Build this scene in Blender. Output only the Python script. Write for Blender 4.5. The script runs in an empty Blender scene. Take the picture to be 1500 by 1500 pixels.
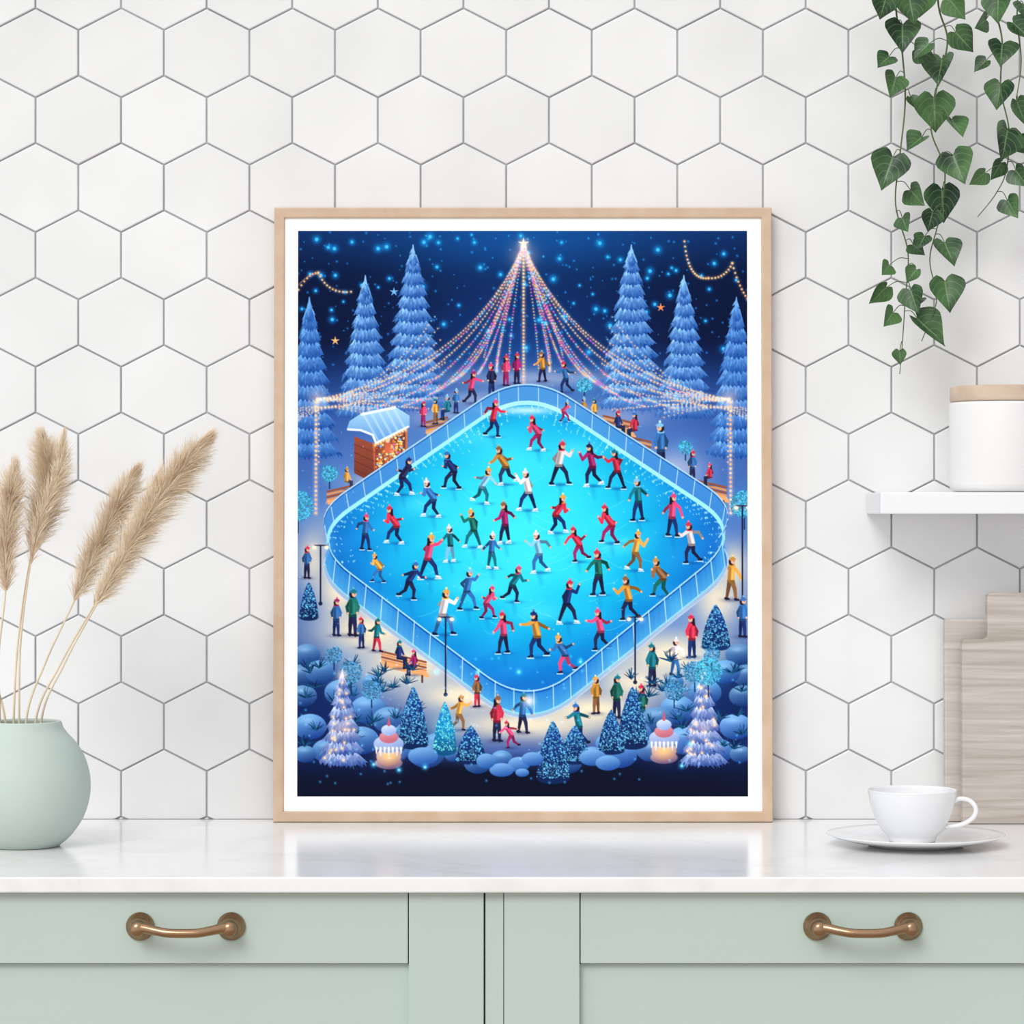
import bpy, bmesh, math, random
import numpy as np
from mathutils import Vector, Matrix
random.seed(7); rng=np.random.RandomState(11)
scene=bpy.context.scene
try:
    scene.view_settings.view_transform='Standard'
    scene.view_settings.look='None'
except Exception as e: print(e)

# ---------------------------------------------------------------- basics
D=3.4; F=4250.0; CZ=1.26; ZC=0.90      # camera distance, focal(px), camera height, counter height
def WX(px,y): return (px-750)*(D+y)/F
def WZ(py,y): return CZ-(py-750)*(D+y)/F
def s2l(c):
    c=np.asarray(c,dtype=np.float32)/255.0
    return np.where(c<=0.04045,c/12.92,((c+0.055)/1.055)**2.4)
def L4(c): 
    v=s2l(c); return (float(v[0]),float(v[1]),float(v[2]),1.0)

def new_mat(name,col,rough=0.5,spec=0.5,metal=0.0,var=0.03,scale=8.0,stretch=(1,1,1),coat=0.0,col2=None,bump=0.0):
    m=bpy.data.materials.new(name); m.use_nodes=True
    nt=m.node_tree; b=nt.nodes['Principled BSDF']
    b.inputs['Roughness'].default_value=rough
    b.inputs['Metallic'].default_value=metal
    b.inputs['Specular IOR Level'].default_value=spec
    if coat: 
        b.inputs['Coat Weight'].default_value=coat; b.inputs['Coat Roughness'].default_value=0.08
    tc=nt.nodes.new('ShaderNodeTexCoord'); mp=nt.nodes.new('ShaderNodeMapping')
    mp.inputs['Scale'].default_value=stretch
    nz=nt.nodes.new('ShaderNodeTexNoise'); nz.inputs['Scale'].default_value=scale; nz.inputs['Detail'].default_value=5
    cr=nt.nodes.new('ShaderNodeValToRGB')
    c=np.array(L4(col)[:3]); 
    if col2 is None:
        a=np.clip(c*(1-var),0,1); d=np.clip(c*(1+var),0,1)
    else: a=np.array(L4(col2)[:3]); d=c
    cr.color_ramp.elements[0].position=0.35; cr.color_ramp.elements[1].position=0.65
    cr.color_ramp.elements[0].color=(*a,1); cr.color_ramp.elements[1].color=(*d,1)
    nt.links.new(tc.outputs['Object'],mp.inputs['Vector']); nt.links.new(mp.outputs['Vector'],nz.inputs['Vector'])
    nt.links.new(nz.outputs['Fac'],cr.inputs['Fac']); nt.links.new(cr.outputs['Color'],b.inputs['Base Color'])
    if bump:
        bp=nt.nodes.new('ShaderNodeBump'); bp.inputs['Strength'].default_value=bump; bp.inputs['Distance'].default_value=0.002
        nt.links.new(nz.outputs['Fac'],bp.inputs['Height']); nt.links.new(bp.outputs['Normal'],b.inputs['Normal'])
    return m

def mk(name,verts,faces,mat=None,parent=None,smooth=False,recalc=True):
    me=bpy.data.meshes.new(name); me.from_pydata([tuple(v) for v in verts],[],faces); me.update()
    if recalc:
        bm=bmesh.new(); bm.from_mesh(me); bmesh.ops.recalc_face_normals(bm,faces=bm.faces); bm.to_mesh(me); bm.free()
    if smooth: me.polygons.foreach_set('use_smooth',[True]*len(me.polygons))
    if mat: me.materials.append(mat)
    o=bpy.data.objects.new(name,me); scene.collection.objects.link(o)
    if parent: o.parent=parent
    return o
def empty(name,loc=(0,0,0)):
    o=bpy.data.objects.new(name,None); o.location=loc; o.empty_display_size=0.05; scene.collection.objects.link(o); return o
def box(name,x0,x1,y0,y1,z0,z1,mat,parent=None,bev=0.0,seg=3):
    v=[(x,y,z) for x in(x0,x1) for y in(y0,y1) for z in(z0,z1)]
    f=[(0,1,3,2),(4,6,7,5),(0,4,5,1),(2,3,7,6),(0,2,6,4),(1,5,7,3)]
    o=mk(name,v,f,mat,parent)
    if bev:
        md=o.modifiers.new('bev','BEVEL'); md.width=bev; md.segments=seg; md.limit_method='ANGLE'
        o.data.polygons.foreach_set('use_smooth',[True]*len(o.data.polygons))
        w=o.modifiers.new('wn','WEIGHTED_NORMAL')
    return o
def lathe(name,prof,mat,parent=None,n=72,loc=(0,0,0),sub=0):
    v=[];f=[]
    m=len(prof)
    for (r,z) in prof:
        for i in range(n):
            a=2*math.pi*i/n; v.append((r*math.cos(a),r*math.sin(a),z))
    for j in range(m-1):
        for i in range(n):
            k=(i+1)%n; f.append((j*n+i,j*n+k,(j+1)*n+k,(j+1)*n+i))
    o=mk(name,v,f,mat,parent,smooth=True)
    bm=bmesh.new(); bm.from_mesh(o.data); bmesh.ops.remove_doubles(bm,verts=bm.verts,dist=1e-6)
    bmesh.ops.recalc_face_normals(bm,faces=bm.faces); bm.to_mesh(o.data); bm.free()
    o.location=loc
    return o
def catmull(P,m=8):
    P=[np.array(p,float) for p in P]; Q=[2*P[0]-P[1]]+P+[2*P[-1]-P[-2]]; out=[]
    for i in range(1,len(Q)-2):
        for k in range(m):
            t=k/m; a,b,c,d=Q[i-1],Q[i],Q[i+1],Q[i+2]
            out.append(0.5*((2*b)+(-a+c)*t+(2*a-5*b+4*c-d)*t*t+(-a+3*b-3*c+d)*t**3))
    out.append(P[-1]); return out
def tube_data(pts,rad,n=10,off=0):
    pts=[Vector(p) for p in pts]; v=[];f=[]
    t=(pts[1]-pts[0]).normalized(); nrm=t.orthogonal().normalized()
    for i,p in enumerate(pts):
        if i==0: tt=(pts[1]-pts[0]).normalized()
        elif i==len(pts)-1: tt=(pts[-1]-pts[-2]).normalized()
        else: tt=(pts[i+1]-pts[i-1]).normalized()
        nrm=(nrm-tt*nrm.dot(tt)).normalized(); bn=tt.cross(nrm)
        r=rad[i] if hasattr(rad,'__len__') else rad
        for k in range(n):
            a=2*math.pi*k/n; q=p+nrm*(r*math.cos(a))+bn*(r*math.sin(a)); v.append(tuple(q))
    for i in range(len(pts)-1):
        for k in range(n):
            kk=(k+1)%n; f.append((off+i*n+k,off+i*n+kk,off+(i+1)*n+kk,off+(i+1)*n+k))
    f.append(tuple(off+k for k in range(n))[::-1]); f.append(tuple(off+(len(pts)-1)*n+k for k in range(n)))
    return v,f

# ---------------------------------------------------------------- materials
m_grout=new_mat('grout',(184,184,188),0.9,0.2)
m_white=new_mat('white_paint',(234,234,235),0.4,0.4,var=0.01)
m_sage=new_mat('sage_paint',(186,202,194),0.42,0.35,var=0.008,scale=3)
m_bronze=new_mat('brushed_bronze',(164,132,104),0.24,0.5,metal=1.0,var=0.08,scale=40,stretch=(1,8,8))
m_vase=new_mat('sage_ceramic',(188,201,194),0.55,0.3,var=0.02,scale=14)
m_china=new_mat('white_china',(232,232,233),0.12,0.5,var=0.005,coat=0.3)
m_matte=new_mat('white_canister_ceramic',(230,229,228),0.45,0.4,var=0.006)
m_frame=new_mat('pale_oak',(209,183,158),0.5,0.3,col2=(199,171,144),scale=14,stretch=(3,1,3))
m_lid=new_mat('beech_lid',(208,188,168),0.5,0.3,col2=(192,169,146),scale=40,stretch=(0.2,1,1))
m_floor=new_mat('floor_wood',(190,170,150),0.5,0.3,col2=(170,150,128),scale=6,stretch=(0.3,3,1))
m_plume=new_mat('pampas_fluff',(246,232,210),0.9,0.05,col2=(226,204,176),scale=45)
m_plstem=new_mat('dry_stem',(222,204,176),0.8,0.2,var=0.1,scale=30)
m_vine=new_mat('vine_stem',(86,104,64),0.6,0.3,var=0.2,scale=60)
m_soil=new_mat('planter_clay',(225,222,216),0.7,0.3,var=0.03)
m_paper=new_mat('white_paper',(254,254,254),0.7,0.15,var=0.001)

# tiles
def tile_mat():
    m=bpy.data.materials.new('glazed_white_tile'); m.use_nodes=True; nt=m.node_tree; b=nt.nodes['Principled BSDF']
    b.inputs['Roughness'].default_value=0.22; b.inputs['Specular IOR Level'].default_value=0.5
    at=nt.nodes.new('ShaderNodeAttribute'); at.attribute_name='tone'
    tc=nt.nodes.new('ShaderNodeTexCoord'); nz=nt.nodes.new('ShaderNodeTexNoise'); nz.inputs['Scale'].default_value=6; nz.inputs['Detail'].default_value=3
    nt.links.new(tc.outputs['Object'],nz.inputs['Vector'])
    ma=nt.nodes.new('ShaderNodeMath'); ma.operation='MULTIPLY_ADD'; ma.inputs[1].default_value=0.14
    nt.links.new(nz.outputs['Fac'],ma.inputs[0]); nt.links.new(at.outputs['Fac'],ma.inputs[2])
    cb=nt.nodes.new('ShaderNodeCombineColor')
    for i in range(3): nt.links.new(ma.outputs[0],cb.inputs[i])
    nt.links.new(cb.outputs[0],b.inputs['Base Color'])
    return m
m_tile=tile_mat()

def wood_board(name,c1,c2):
    m=bpy.data.materials.new(name); m.use_nodes=True; nt=m.node_tree; b=nt.nodes['Principled BSDF']
    b.inputs['Roughness'].default_value=0.6; b.inputs['Specular IOR Level'].default_value=0.25
    tc=nt.nodes.new('ShaderNodeTexCoord'); mp=nt.nodes.new('ShaderNodeMapping'); mp.inputs['Scale'].default_value=(3,3,70)
    nz=nt.nodes.new('ShaderNodeTexNoise'); nz.inputs['Scale'].default_value=2.2; nz.inputs['Detail'].default_value=6; nz.inputs['Distortion'].default_value=0.6
    cr=nt.nodes.new('ShaderNodeValToRGB'); cr.color_ramp.elements[0].position=0.3; cr.color_ramp.elements[1].position=0.7
    cr.color_ramp.elements[0].color=L4(c1); cr.color_ramp.elements[1].color=L4(c2)
    nt.links.new(tc.outputs['Object'],mp.inputs['Vector']); nt.links.new(mp.outputs['Vector'],nz.inputs['Vector'])
    nt.links.new(nz.outputs['Fac'],cr.inputs['Fac']); nt.links.new(cr.outputs['Color'],b.inputs['Base Color'])
    return m
m_bf=wood_board('greyed_oak_board',(166,156,147),(198,189,181)); m_bb=wood_board('pale_ash_board',(184,175,167),(208,200,192))

def marble():
    m=bpy.data.materials.new('white_marble'); m.use_nodes=True; nt=m.node_tree; b=nt.nodes['Principled BSDF']
    b.inputs['Roughness'].default_value=0.17; b.inputs['Specular IOR Level'].default_value=0.24
    tc=nt.nodes.new('ShaderNodeTexCoord'); nz=nt.nodes.new('ShaderNodeTexNoise'); nz.inputs['Scale'].default_value=2.3; nz.inputs['Detail'].default_value=7; nz.inputs['Distortion'].default_value=1.6
    cr=nt.nodes.new('ShaderNodeValToRGB'); e=cr.color_ramp.elements
    e[0].position=0.46; e[0].color=L4((238,237,237)); e[1].position=0.54; e[1].color=L4((238,237,237))
    x=e.new(0.5); x.color=L4((231,230,229))
    nt.links.new(tc.outputs['Object'],nz.inputs['Vector']); nt.links.new(nz.outputs['Fac'],cr.inputs['Fac']); nt.links.new(cr.outputs['Color'],b.inputs['Base Color'])
    return m
m_marble=marble()

def leaf_mat():
    m=bpy.data.materials.new('ivy_leaf'); m.use_nodes=True; nt=m.node_tree; b=nt.nodes['Principled BSDF']; N=nt.nodes; K=nt.links
    b.inputs['Roughness'].default_value=0.42; b.inputs['Specular IOR Level'].default_value=0.4
    uv=N.new('ShaderNodeUVMap'); uv.uv_map='UVMap'; sp=N.new('ShaderNodeSeparateXYZ'); K.new(uv.outputs[0],sp.inputs[0])
    def M(op,a,b_=None,c=None):
        n=N.new('ShaderNodeMath'); n.operation=op
        for i,x in enumerate((a,b_,c)):
            if x is None: continue
            if isinstance(x,(int,float)): n.inputs[i].default_value=x
            else: K.new(x,n.inputs[i])
        return n.outputs[0]
    au=M('ABSOLUTE',M('MULTIPLY_ADD',sp.outputs[0],2.0,-1.0))
    mid=M('LESS_THAN',au,0.05)
    s=M('SINE',M('MULTIPLY',M('SUBTRACT',sp.outputs[1],M('MULTIPLY',au,0.35)),34.0))
    side=M('MULTIPLY',M('GREATER_THAN',s,0.93),0.6)
    v=M('MAXIMUM',mid,side)
    tc=N.new('ShaderNodeTexCoord'); nz=N.new('ShaderNodeTexNoise'); nz.inputs['Scale'].default_value=22; K.new(tc.outputs['Object'],nz.inputs['Vector'])
    cr=N.new('ShaderNodeValToRGB'); cr.color_ramp.elements[0].position=0.38; cr.color_ramp.elements[1].position=0.66
    cr.color_ramp.elements[0].color=L4((24,52,30)); cr.color_ramp.elements[1].color=L4((74,112,62)); K.new(nz.outputs['Fac'],cr.inputs['Fac'])
    mx=N.new('ShaderNodeMix'); mx.data_type='RGBA'; K.new(M('MULTIPLY',v,0.5),mx.inputs[0]); K.new(cr.outputs['Color'],mx.inputs[6]); mx.inputs[7].default_value=L4((130,160,112))
    K.new(mx.outputs[2],b.inputs['Base Color'])
    return m
m_leaf=leaf_mat()

# ---------------------------------------------------------------- room shell
wall=box('wall_back',-1.6,1.6,0.003,0.12,0.0,2.6,m_grout)
floor=box('floor',-1.6,1.6,-3.9,0.12,-0.05,0.0,m_floor)
# tiles (real hexagons with bevelled rims)
P=0.0008
verts=[];faces=[];tones=[]
hw,hv,ha=62.7*P,33.3*P,65.4*P
g=1.15*P
def hexring(cx,cz,sh,y):
    a=hw-sh; b_=hv-sh*0.55; c=ha-sh*1.12
    return [(cx,y,cz+c),(cx+a,y,cz+b_),(cx+a,y,cz-b_),(cx,y,cz-c),(cx-a,y,cz-b_),(cx-a,y,cz+b_)]
for r in range(-5,13):
    cyp=176+98.7*r; off=114.7 if r%2==0 else 52.0
    cz=CZ-(cyp-750)*P
    if cz>2.5 or cz<ZC-0.06: continue
    for k in range(-9,20):
        cxp=off+125.4*k; cx=(cxp-750)*P
        if abs(cx)>1.5: continue
        o=len(verts)
        tn=0.715+rng.uniform(-0.02,0.02)
        tx,tz=rng.uniform(-0.012,0.012),rng.uniform(-0.012,0.012)
        rings=[hexring(cx,cz,g,0.0032),hexring(cx,cz,g,0.0012),hexring(cx,cz,g+0.0004,0.0004),hexring(cx,cz,g+0.0011,0.0)]
        for i,rg in enumerate(rings):
            for (x,y,z) in rg:
                verts.append((x,y+((x-cx)*tx+(z-cz)*tz if i>0 else 0),z)); tones.append(tn+rng.uniform(-0.022,0.022) if i==3 else tn)
        for i in range(3):
            for q in range(6):
                w=(q+1)%6; faces.append((o+i*6+q,o+i*6+w,o+(i+1)*6+w,o+(i+1)*6+q))
        # centre fan for a soft glaze
        verts.append((cx,0,cz)); tones.append(tn)
        for q in range(6): faces.append((o+18+q,o+18+(q+1)%6,o+24))
tiles=mk('hexagonal_tiles',verts,faces,m_tile,wall)
at=tiles.data.attributes.new('tone','FLOAT','POINT'); at.data.foreach_set('value',tones)
bm=bmesh.new(); bm.from_mesh(tiles.data)
bmesh.ops.bisect_plane(bm,geom=bm.verts[:]+bm.edges[:]+bm.faces[:],plane_co=(0,0,ZC+0.0003),plane_no=(0,0,1),clear_inner=True)
bm.to_mesh(tiles.data); bm.free()

# ---------------------------------------------------------------- counter + cabinet
yf=-0.54
box('countertop',-1.5,1.5,yf,-0.0008,ZC-0.0158,ZC,m_marble,None,bev=0.002)
cab=empty('kitchen_cabinet')
yc=-0.530
def cx(p): return WX(p,yc)
def czz(p): return WZ(p,yc)
ztop=ZC-0.0160; zbot=0.09
box('carcass',-1.48,1.48,yc+0.022,-0.002,zbot,ztop,m_sage,cab)
box('toe_kick',-1.46,1.46,yc+0.07,-0.03,0.0,zbot,m_sage,cab)
def stile(n,a,b): box(n,a,b,yc,yc+0.0215,zbot,ztop,m_sage,cab,bev=0.0008)
stile('stile_1',cx(599),cx(708.5))
stile('stile_2',cx(738.5),cx(849))
box('filler_strip',cx(711),cx(737.5),yc+0.0015,yc+0.0215,zbot,ztop,m_sage,cab,bev=0.0006)
xl=cx(599)-0.62; xr=cx(849)+0.62
stile('stile_3',xl-0.075,xl); stile('stile_4',xr,xr+0.075)
for tag,a,b in (('left',xl,cx(599)),('right',cx(849),xr)):
    zd=czz(1412)
    box('drawer_front_'+tag,a+0.0010,b-0.0010,yc+0.0015,yc+0.0213,zd,ztop-0.0008,m_sage,cab,bev=0.0009)
    box('door_panel_'+tag,a,b,yc+0.0085,yc+0.0214,zbot,zd-0.0012,m_sage,cab)
    box('door_bottom_rail_'+tag,a,b,yc,yc+0.0084,zbot,zbot+0.07,m_sage,cab,bev=0.0008)

def pull(cxp):
    e=empty('drawer_pull',(WX(cxp,yc),yc+0.0015,WZ(1357,yc)))
    hl=0.0450
    for i,s in enumerate((-1,1)):
        prof=[(0,0),(0.0138,0),(0.0142,-0.0015),(0.0138,-0.003),(0.0105,-0.0055),(0.0078,-0.010),(0.0070,-0.016),(0.0076,-0.021),(0.0070,-0.0245),(0.0045,-0.0265),(0,-0.027)]
        o=lathe('rosette_%d'%(i+1),prof,m_bronze,e,48,(s*hl,0,0)); o.rotation_euler=(math.radians(90),0,0)
        o.data.transform(Matrix.Scale(-1,4,(0,0,1))); o.data.flip_normals()
    path=[(-hl-0.001,-0.019,0.001),(-hl+0.008,-0.023,0.0008),(-hl+0.02,-0.027,-0.0012),(-0.012,-0.0295,-0.0028),(0.012,-0.0295,-0.0028),(hl-0.02,-0.027,-0.0012),(hl-0.008,-0.023,0.0008),(hl+0.001,-0.019,0.001)]
    pp=catmull(path,8); n=len(pp)
    rad=[0.0045+0.0022*abs(2*i/(n-1)-1)**4 for i in range(n)]
    v,f=tube_data(pp,rad,18); mk('bar',v,f,m_bronze,e,smooth=True)
pull(272); pull(1264)

# ---------------------------------------------------------------- poster art (vertex colours on a fine flat mesh)
K=2.4; X0,Y0,X1,Y1=436.0,338.0,1095.0,1167.0
CW,CH=1740,2188
KX=CW/(X1-X0); KY=CH/(Y1-Y0)
C=np.zeros((CH,CW,3),np.float32)
def reg(a,b,c,d):
    i0=max(0,int((a-X0)*KX)); i1=min(CW,int((c-X0)*KX)+2); j0=max(0,int((b-Y0)*KY)); j1=min(CH,int((d-Y0)*KY)+2)
    if i1<=i0 or j1<=j0: return None
    xs=X0+(np.arange(i0,i1)+.5)/KX; ys=Y0+(np.arange(j0,j1)+.5)/KY
    return (slice(j0,j1),slice(i0,i1)),xs[None,:],ys[:,None]
def mixin(sl,a,col):
    col=np.asarray(col,np.float32); a=a[...,None].astype(np.float32)
    C[sl]=C[sl]*(1-a)+col*a
def cap(x0,y0,x1,y1,r0,col,r1=None,al=1.0,soft=0.4):
    if r1 is None: r1=r0
    R=max(r0,r1)+1.5
    q=reg(min(x0,x1)-R,min(y0,y1)-R,max(x0,x1)+R,max(y0,y1)+R)
    if q is None: return
    sl,xs,ys=q; dx,dy=x1-x0,y1-y0; l2=dx*dx+dy*dy+1e-6
    t=np.clip(((xs-x0)*dx+(ys-y0)*dy)/l2,0,1)
    d=np.hypot(xs-x0-t*dx,ys-y0-t*dy)-(r0+(r1-r0)*t)
    mixin(sl,np.clip(0.5-d/(2*soft),0,1)*al,np.clip(col,0,255))
def ell(x,y,rx,ry,c1,c2=None,al=1.0,rot=0,edge=0.6):
    R=max(rx,ry)+1.5; q=reg(x-R,y-R,x+R,y+R)
    if q is None: return
    sl,xs,ys=q; ca,sa=math.cos(rot),math.sin(rot)
    u=((xs-x)*ca+(ys-y)*sa)/rx; v=(-(xs-x)*sa+(ys-y)*ca)/ry
    d=(np.hypot(u,v)-1)*min(rx,ry)
    a=np.clip(0.5-d/(2*edge),0,1)*al
    if c2 is None: mixin(sl,a,c1)
    else:
        t=np.clip((v*0.8+u*0.25)*.5+.5,0,1)[...,None]; col=np.asarray(c1,np.float32)*(1-t)+np.asarray(c2,np.float32)*t
        C[sl]=C[sl]*(1-a[...,None])+col*a[...,None]
def soft(x,y,rx,ry,col,al=1.0,p=2):
    q=reg(x-2.6*rx,y-2.6*ry,x+2.6*rx,y+2.6*ry)
    if q is None: return
    sl,xs,ys=q; r=((xs-x)/rx)**2+((ys-y)/ry)**2
    mixin(sl,np.exp(-r**(p/2))*al,col)
def glow(x,y,r,col,s=1.0):
    q=reg(x-3*r,y-3*r,x+3*r,y+3*r)
    if q is None: return
    sl,xs,ys=q; a=(np.exp(-((xs-x)**2+(ys-y)**2)/(r*r))*s)[...,None].astype(np.float32)
    C[sl]=C[sl]+np.asarray(col,np.float32)*a*np.clip(1-C[sl]/262,0,1)
def poly(pts,c1,c2=None,al=1.0,horiz=False):
    pts=np.array(pts,float); a,b=pts.min(0); c,d=pts.max(0)
    q=reg(a,b,c,d)
    if q is None: return
    sl,xs,ys=q; ins=np.zeros((ys.shape[0],xs.shape[1]),bool)
    n=len(pts)
    for i in range(n):
        xa,ya=pts[i]; xb,yb=pts[(i+1)%n]
        if ya==yb: continue
        m=(ys>=min(ya,yb))&(ys<max(ya,yb))
        xi=xa+(ys-ya)*(xb-xa)/(yb-ya)
        ins^=(m&(xs<xi))
    al_=ins.astype(np.float32)*al
    if c2 is None: mixin(sl,al_,c1)
    else:
        t=((xs-a)/(c-a+1e-6)+0*ys) if horiz else ((ys-b)/(d-b+1e-6)+0*xs)
        t=np.clip(t,0,1)[...,None]
        col=np.asarray(c1,np.float32)*(1-t)+np.asarray(c2,np.float32)*t
        C[sl]=C[sl]*(1-al_[...,None])+col*al_[...,None]
def line(pts,r,col,al=1.0):
    for a,b in zip(pts[:-1],pts[1:]): cap(a[0],a[1],b[0],b[1],r,col,al=al)
def bez(p0,c,p1,n):
    return [((1-t)**2*p0[0]+2*t*(1-t)*c[0]+t*t*p1[0],(1-t)**2*p0[1]+2*t*(1-t)*c[1]+t*t*p1[1]) for t in np.linspace(0,1,n)]
U=rng.uniform
# sky
_,xs,ys=reg(X0,Y0,X1,Y1); xs=xs[:,:CW]; ys=ys[:CH]
ky=np.array([338,400,500,580,640,1100,1130,1167.]); kc=np.array([[9,44,100],[4,20,56],[5,18,54],[16,50,112],[42,76,146],[54,84,156],[10,20,48],[8,13,34]],float)
for ch in range(3): C[...,ch]=np.interp(ys,ky,kc[:,ch])
soft(766,345,200,60,(14,90,168),0.75); soft(766,500,150,100,(16,64,140),0.8); soft(766,560,200,40,(52,112,196),.5)
for i in range(330):
    x,y=U(436,1095),U(338,560); r=U(0.5,1.0)
    glow(x,y,r*1.8,(30,120,220),0.8)
for i in range(85):
    x,y=U(436,1095),U(340,520); r=U(1.1,2.6)
    glow(x,y,r*2.4,(10,120,210),0.9); ell(x,y,r,r,(66,196,250))
for (x,y,c) in ((491,500,(255,190,120)),(577,428,(120,190,255)),(968,451,(255,150,90))):
    for k in range(5):
        a=-math.pi/2+k*2*math.pi/5; cap(x,y,x+6*math.cos(a),y+6*math.sin(a),1.6,c,0.3)
# ground
soft(766,800,420,232,(80,116,188),1.0,8)
soft(560,600,110,50,(50,88,168),.85); soft(980,600,110,50,(50,88,168),.85)
soft(460,720,50,90,(54,90,166),.6); soft(1075,720,50,90,(54,90,166),.6)
soft(770,805,335,255,(100,156,220),.4,6)
for (x,y,rx,ry,al) in ((560,720,60,30,.45),(640,610,50,16,.55),(900,610,60,18,.55),(985,690,40,25,.8),(500,770,35,25,.5),(790,555,120,13,.6),(1030,740,30,20,.5),(700,585,60,12,.5)):
    soft(x,y,rx,ry,(190,192,218),al)
for (x,y,rx,ry,al) in ((545,925,80,34,1),(500,865,34,40,1),(680,1020,80,24,1),(770,1062,130,24,.95),(870,1040,80,24,1),(985,960,80,34,1),(1050,880,36,44,.9),(600,975,80,36,.95),(1075,830,22,34,.8),(458,820,24,44,.75),(930,1000,60,26,.9)):
    soft(x,y,rx,ry,(246,230,198),al)
# faint bead strings in the sky
def beads(pts,cols,r=0.9,gl=2.6,gs=0.45,jit=0):
    for i,(x,y) in enumerate(pts):
        c=np.array(cols[rng.randint(len(cols))],float); x+=U(-jit,jit); y+=U(-jit,jit)
        glow(x,y,gl,c,gs); ell(x,y,r,r,np.minimum(255,c*0.75+70))
GOLD=[(255,178,92),(255,160,70),(255,200,124)]
MIX=[(255,170,90),(255,70,130),(70,170,255),(255,140,60),(220,60,190),(90,210,255),(255,180,100)]
beads(bez((437,425),(452,400),(466,400),8),GOLD,1.2); beads(bez((466,400),(480,432),(514,428),12),GOLD,1.2); line(bez((437,418),(458,395),(470,405),10),.5,(200,150,110),.7)
beads(bez((1003,354),(1008,412),(1038,408),16),GOLD,1.3); beads(bez((1038,408),(1062,410),(1073,386),10),GOLD,1.3); beads(bez((1073,386),(1082,420),(1095,438),10),GOLD,1.3)
# conifers
def conifer(x,yt,yb,w,n=11,light=(140,196,246),dark=(18,66,152)):
    light=np.array(light,float); dark=np.array(dark,float); H=yb-yt
    for i in range(n-1,-1,-1):
        y0=yt+H*(i/n)**1.02-H*0.03*(i>0); h=H/n*1.6; ww=w*((i+1)/n)**0.82; w0=ww*0.40 if i else 0.8
        m=max(7,int(ww/3)); bot=[]
        for k in range(m+1):
            u=-1+2*k/m; drop=(1-abs(u)**2)*h*0.24
            bot.append((x+u*ww,y0+h*0.80+drop+U(-1,1)*1.4)); 
            if k<m: bot.append((x+(u+1/m)*ww*0.98,y0+h*0.80+drop-h*0.13))
        pts=[(x-w0,y0),(x+w0,y0)]+bot[::-1]
        poly(pts,light*0.95+10,dark)
        for k in range(int(14+ww*1.5)):
            u=U(-1,1); t=U(0.05,0.95); px=x+u*(w0+(ww-w0)*t)*0.97; py=y0+t*h*0.85+(1-u*u)*2
            f=(1-t)*1.0+0.05; c=dark+(light*1.14-dark)*np.clip(f+(-u*0.15)+U(-.15,.2),0,1)
            cap(px,py,px+u*U(2,5),py+U(3,8),U(.9,1.7),np.minimum(c,255),0.4,al=0.8)
    cap(x,yt-4,x,yt+6,0.7,light,2.0)
conifer(453,440,668,50,11,(112,172,234)); conifer(1079,440,668,50,11,(112,172,234))
conifer(535,408,610,48,11); conifer(1002,408,610,48,11)
conifer(605,363,600,56,13); conifer(925,363,600,56,13)
soft(600,600,60,12,(84,120,196),.5); soft(940,600,60,12,(84,120,196),.5)
# tent of string lights
def tent(s):
    mx=lambda x:766.5+s*(766.5-x)
    A=(767,360)
    for j,(ex,ey) in enumerate(((465,586),(475,590),(500,596),(540,600),(590,596),(630,578),(662,560),(700,548),(728,545))):
        cxp=767-0.27*(767-ex)-4*j; cyp=ey-42+j*3
        p=bez(A,(mx(cxp),cyp),(mx(ex),ey),int(78-j*3))
        line(p[::3],0.35,(210,110,110),0.4)
        beads(p,MIX if j%2 or j>3 else GOLD,0.95,2.3,0.38,0.3)
    for j in range(9):
        ey=455+j*17
        p=bez((mx(465),586),(mx(560),578+j*2),(mx(652-abs(j-4)*4),ey+10),40)
        beads(p,GOLD+[(120,200,255)],0.85,2.0,0.32,1.0)
    for j in range(5):
        p=bez((mx(437),600+j*4),(mx(480),590),(mx(560),612-j*6),24); beads(p,GOLD,0.8,2.0,0.25,0.8)
    beads([(mx(463),y) for y in np.arange(590,756,6.5)],GOLD,1.6,3.2,0.6); beads([(mx(467),y) for y in np.arange(590,680,8)],GOLD,1.0,2,0.3)
    glow(mx(465),585,13,(255,190,110),0.5)
tent(1); tent(-1)
beads([(767,y) for y in np.arange(365,566,5.2)],GOLD,1.5,3.0,0.5)
for s in (-1,1):
    for j in range(3): beads(bez((767,360),(767+s*(18+12*j),460),(767+s*(22+18*j),540-8*j),40),MIX,0.85,2,0.3,.3)
glow(767,375,18,(255,170,110),0.5); glow(767,358,7,(255,220,180),.8)
for k in range(5):
    a=-math.pi/2+k*2*math.pi/5; cap(767,357,767+8*math.cos(a),357+8*math.sin(a),2.2,(255,240,220),0.3)

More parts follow.
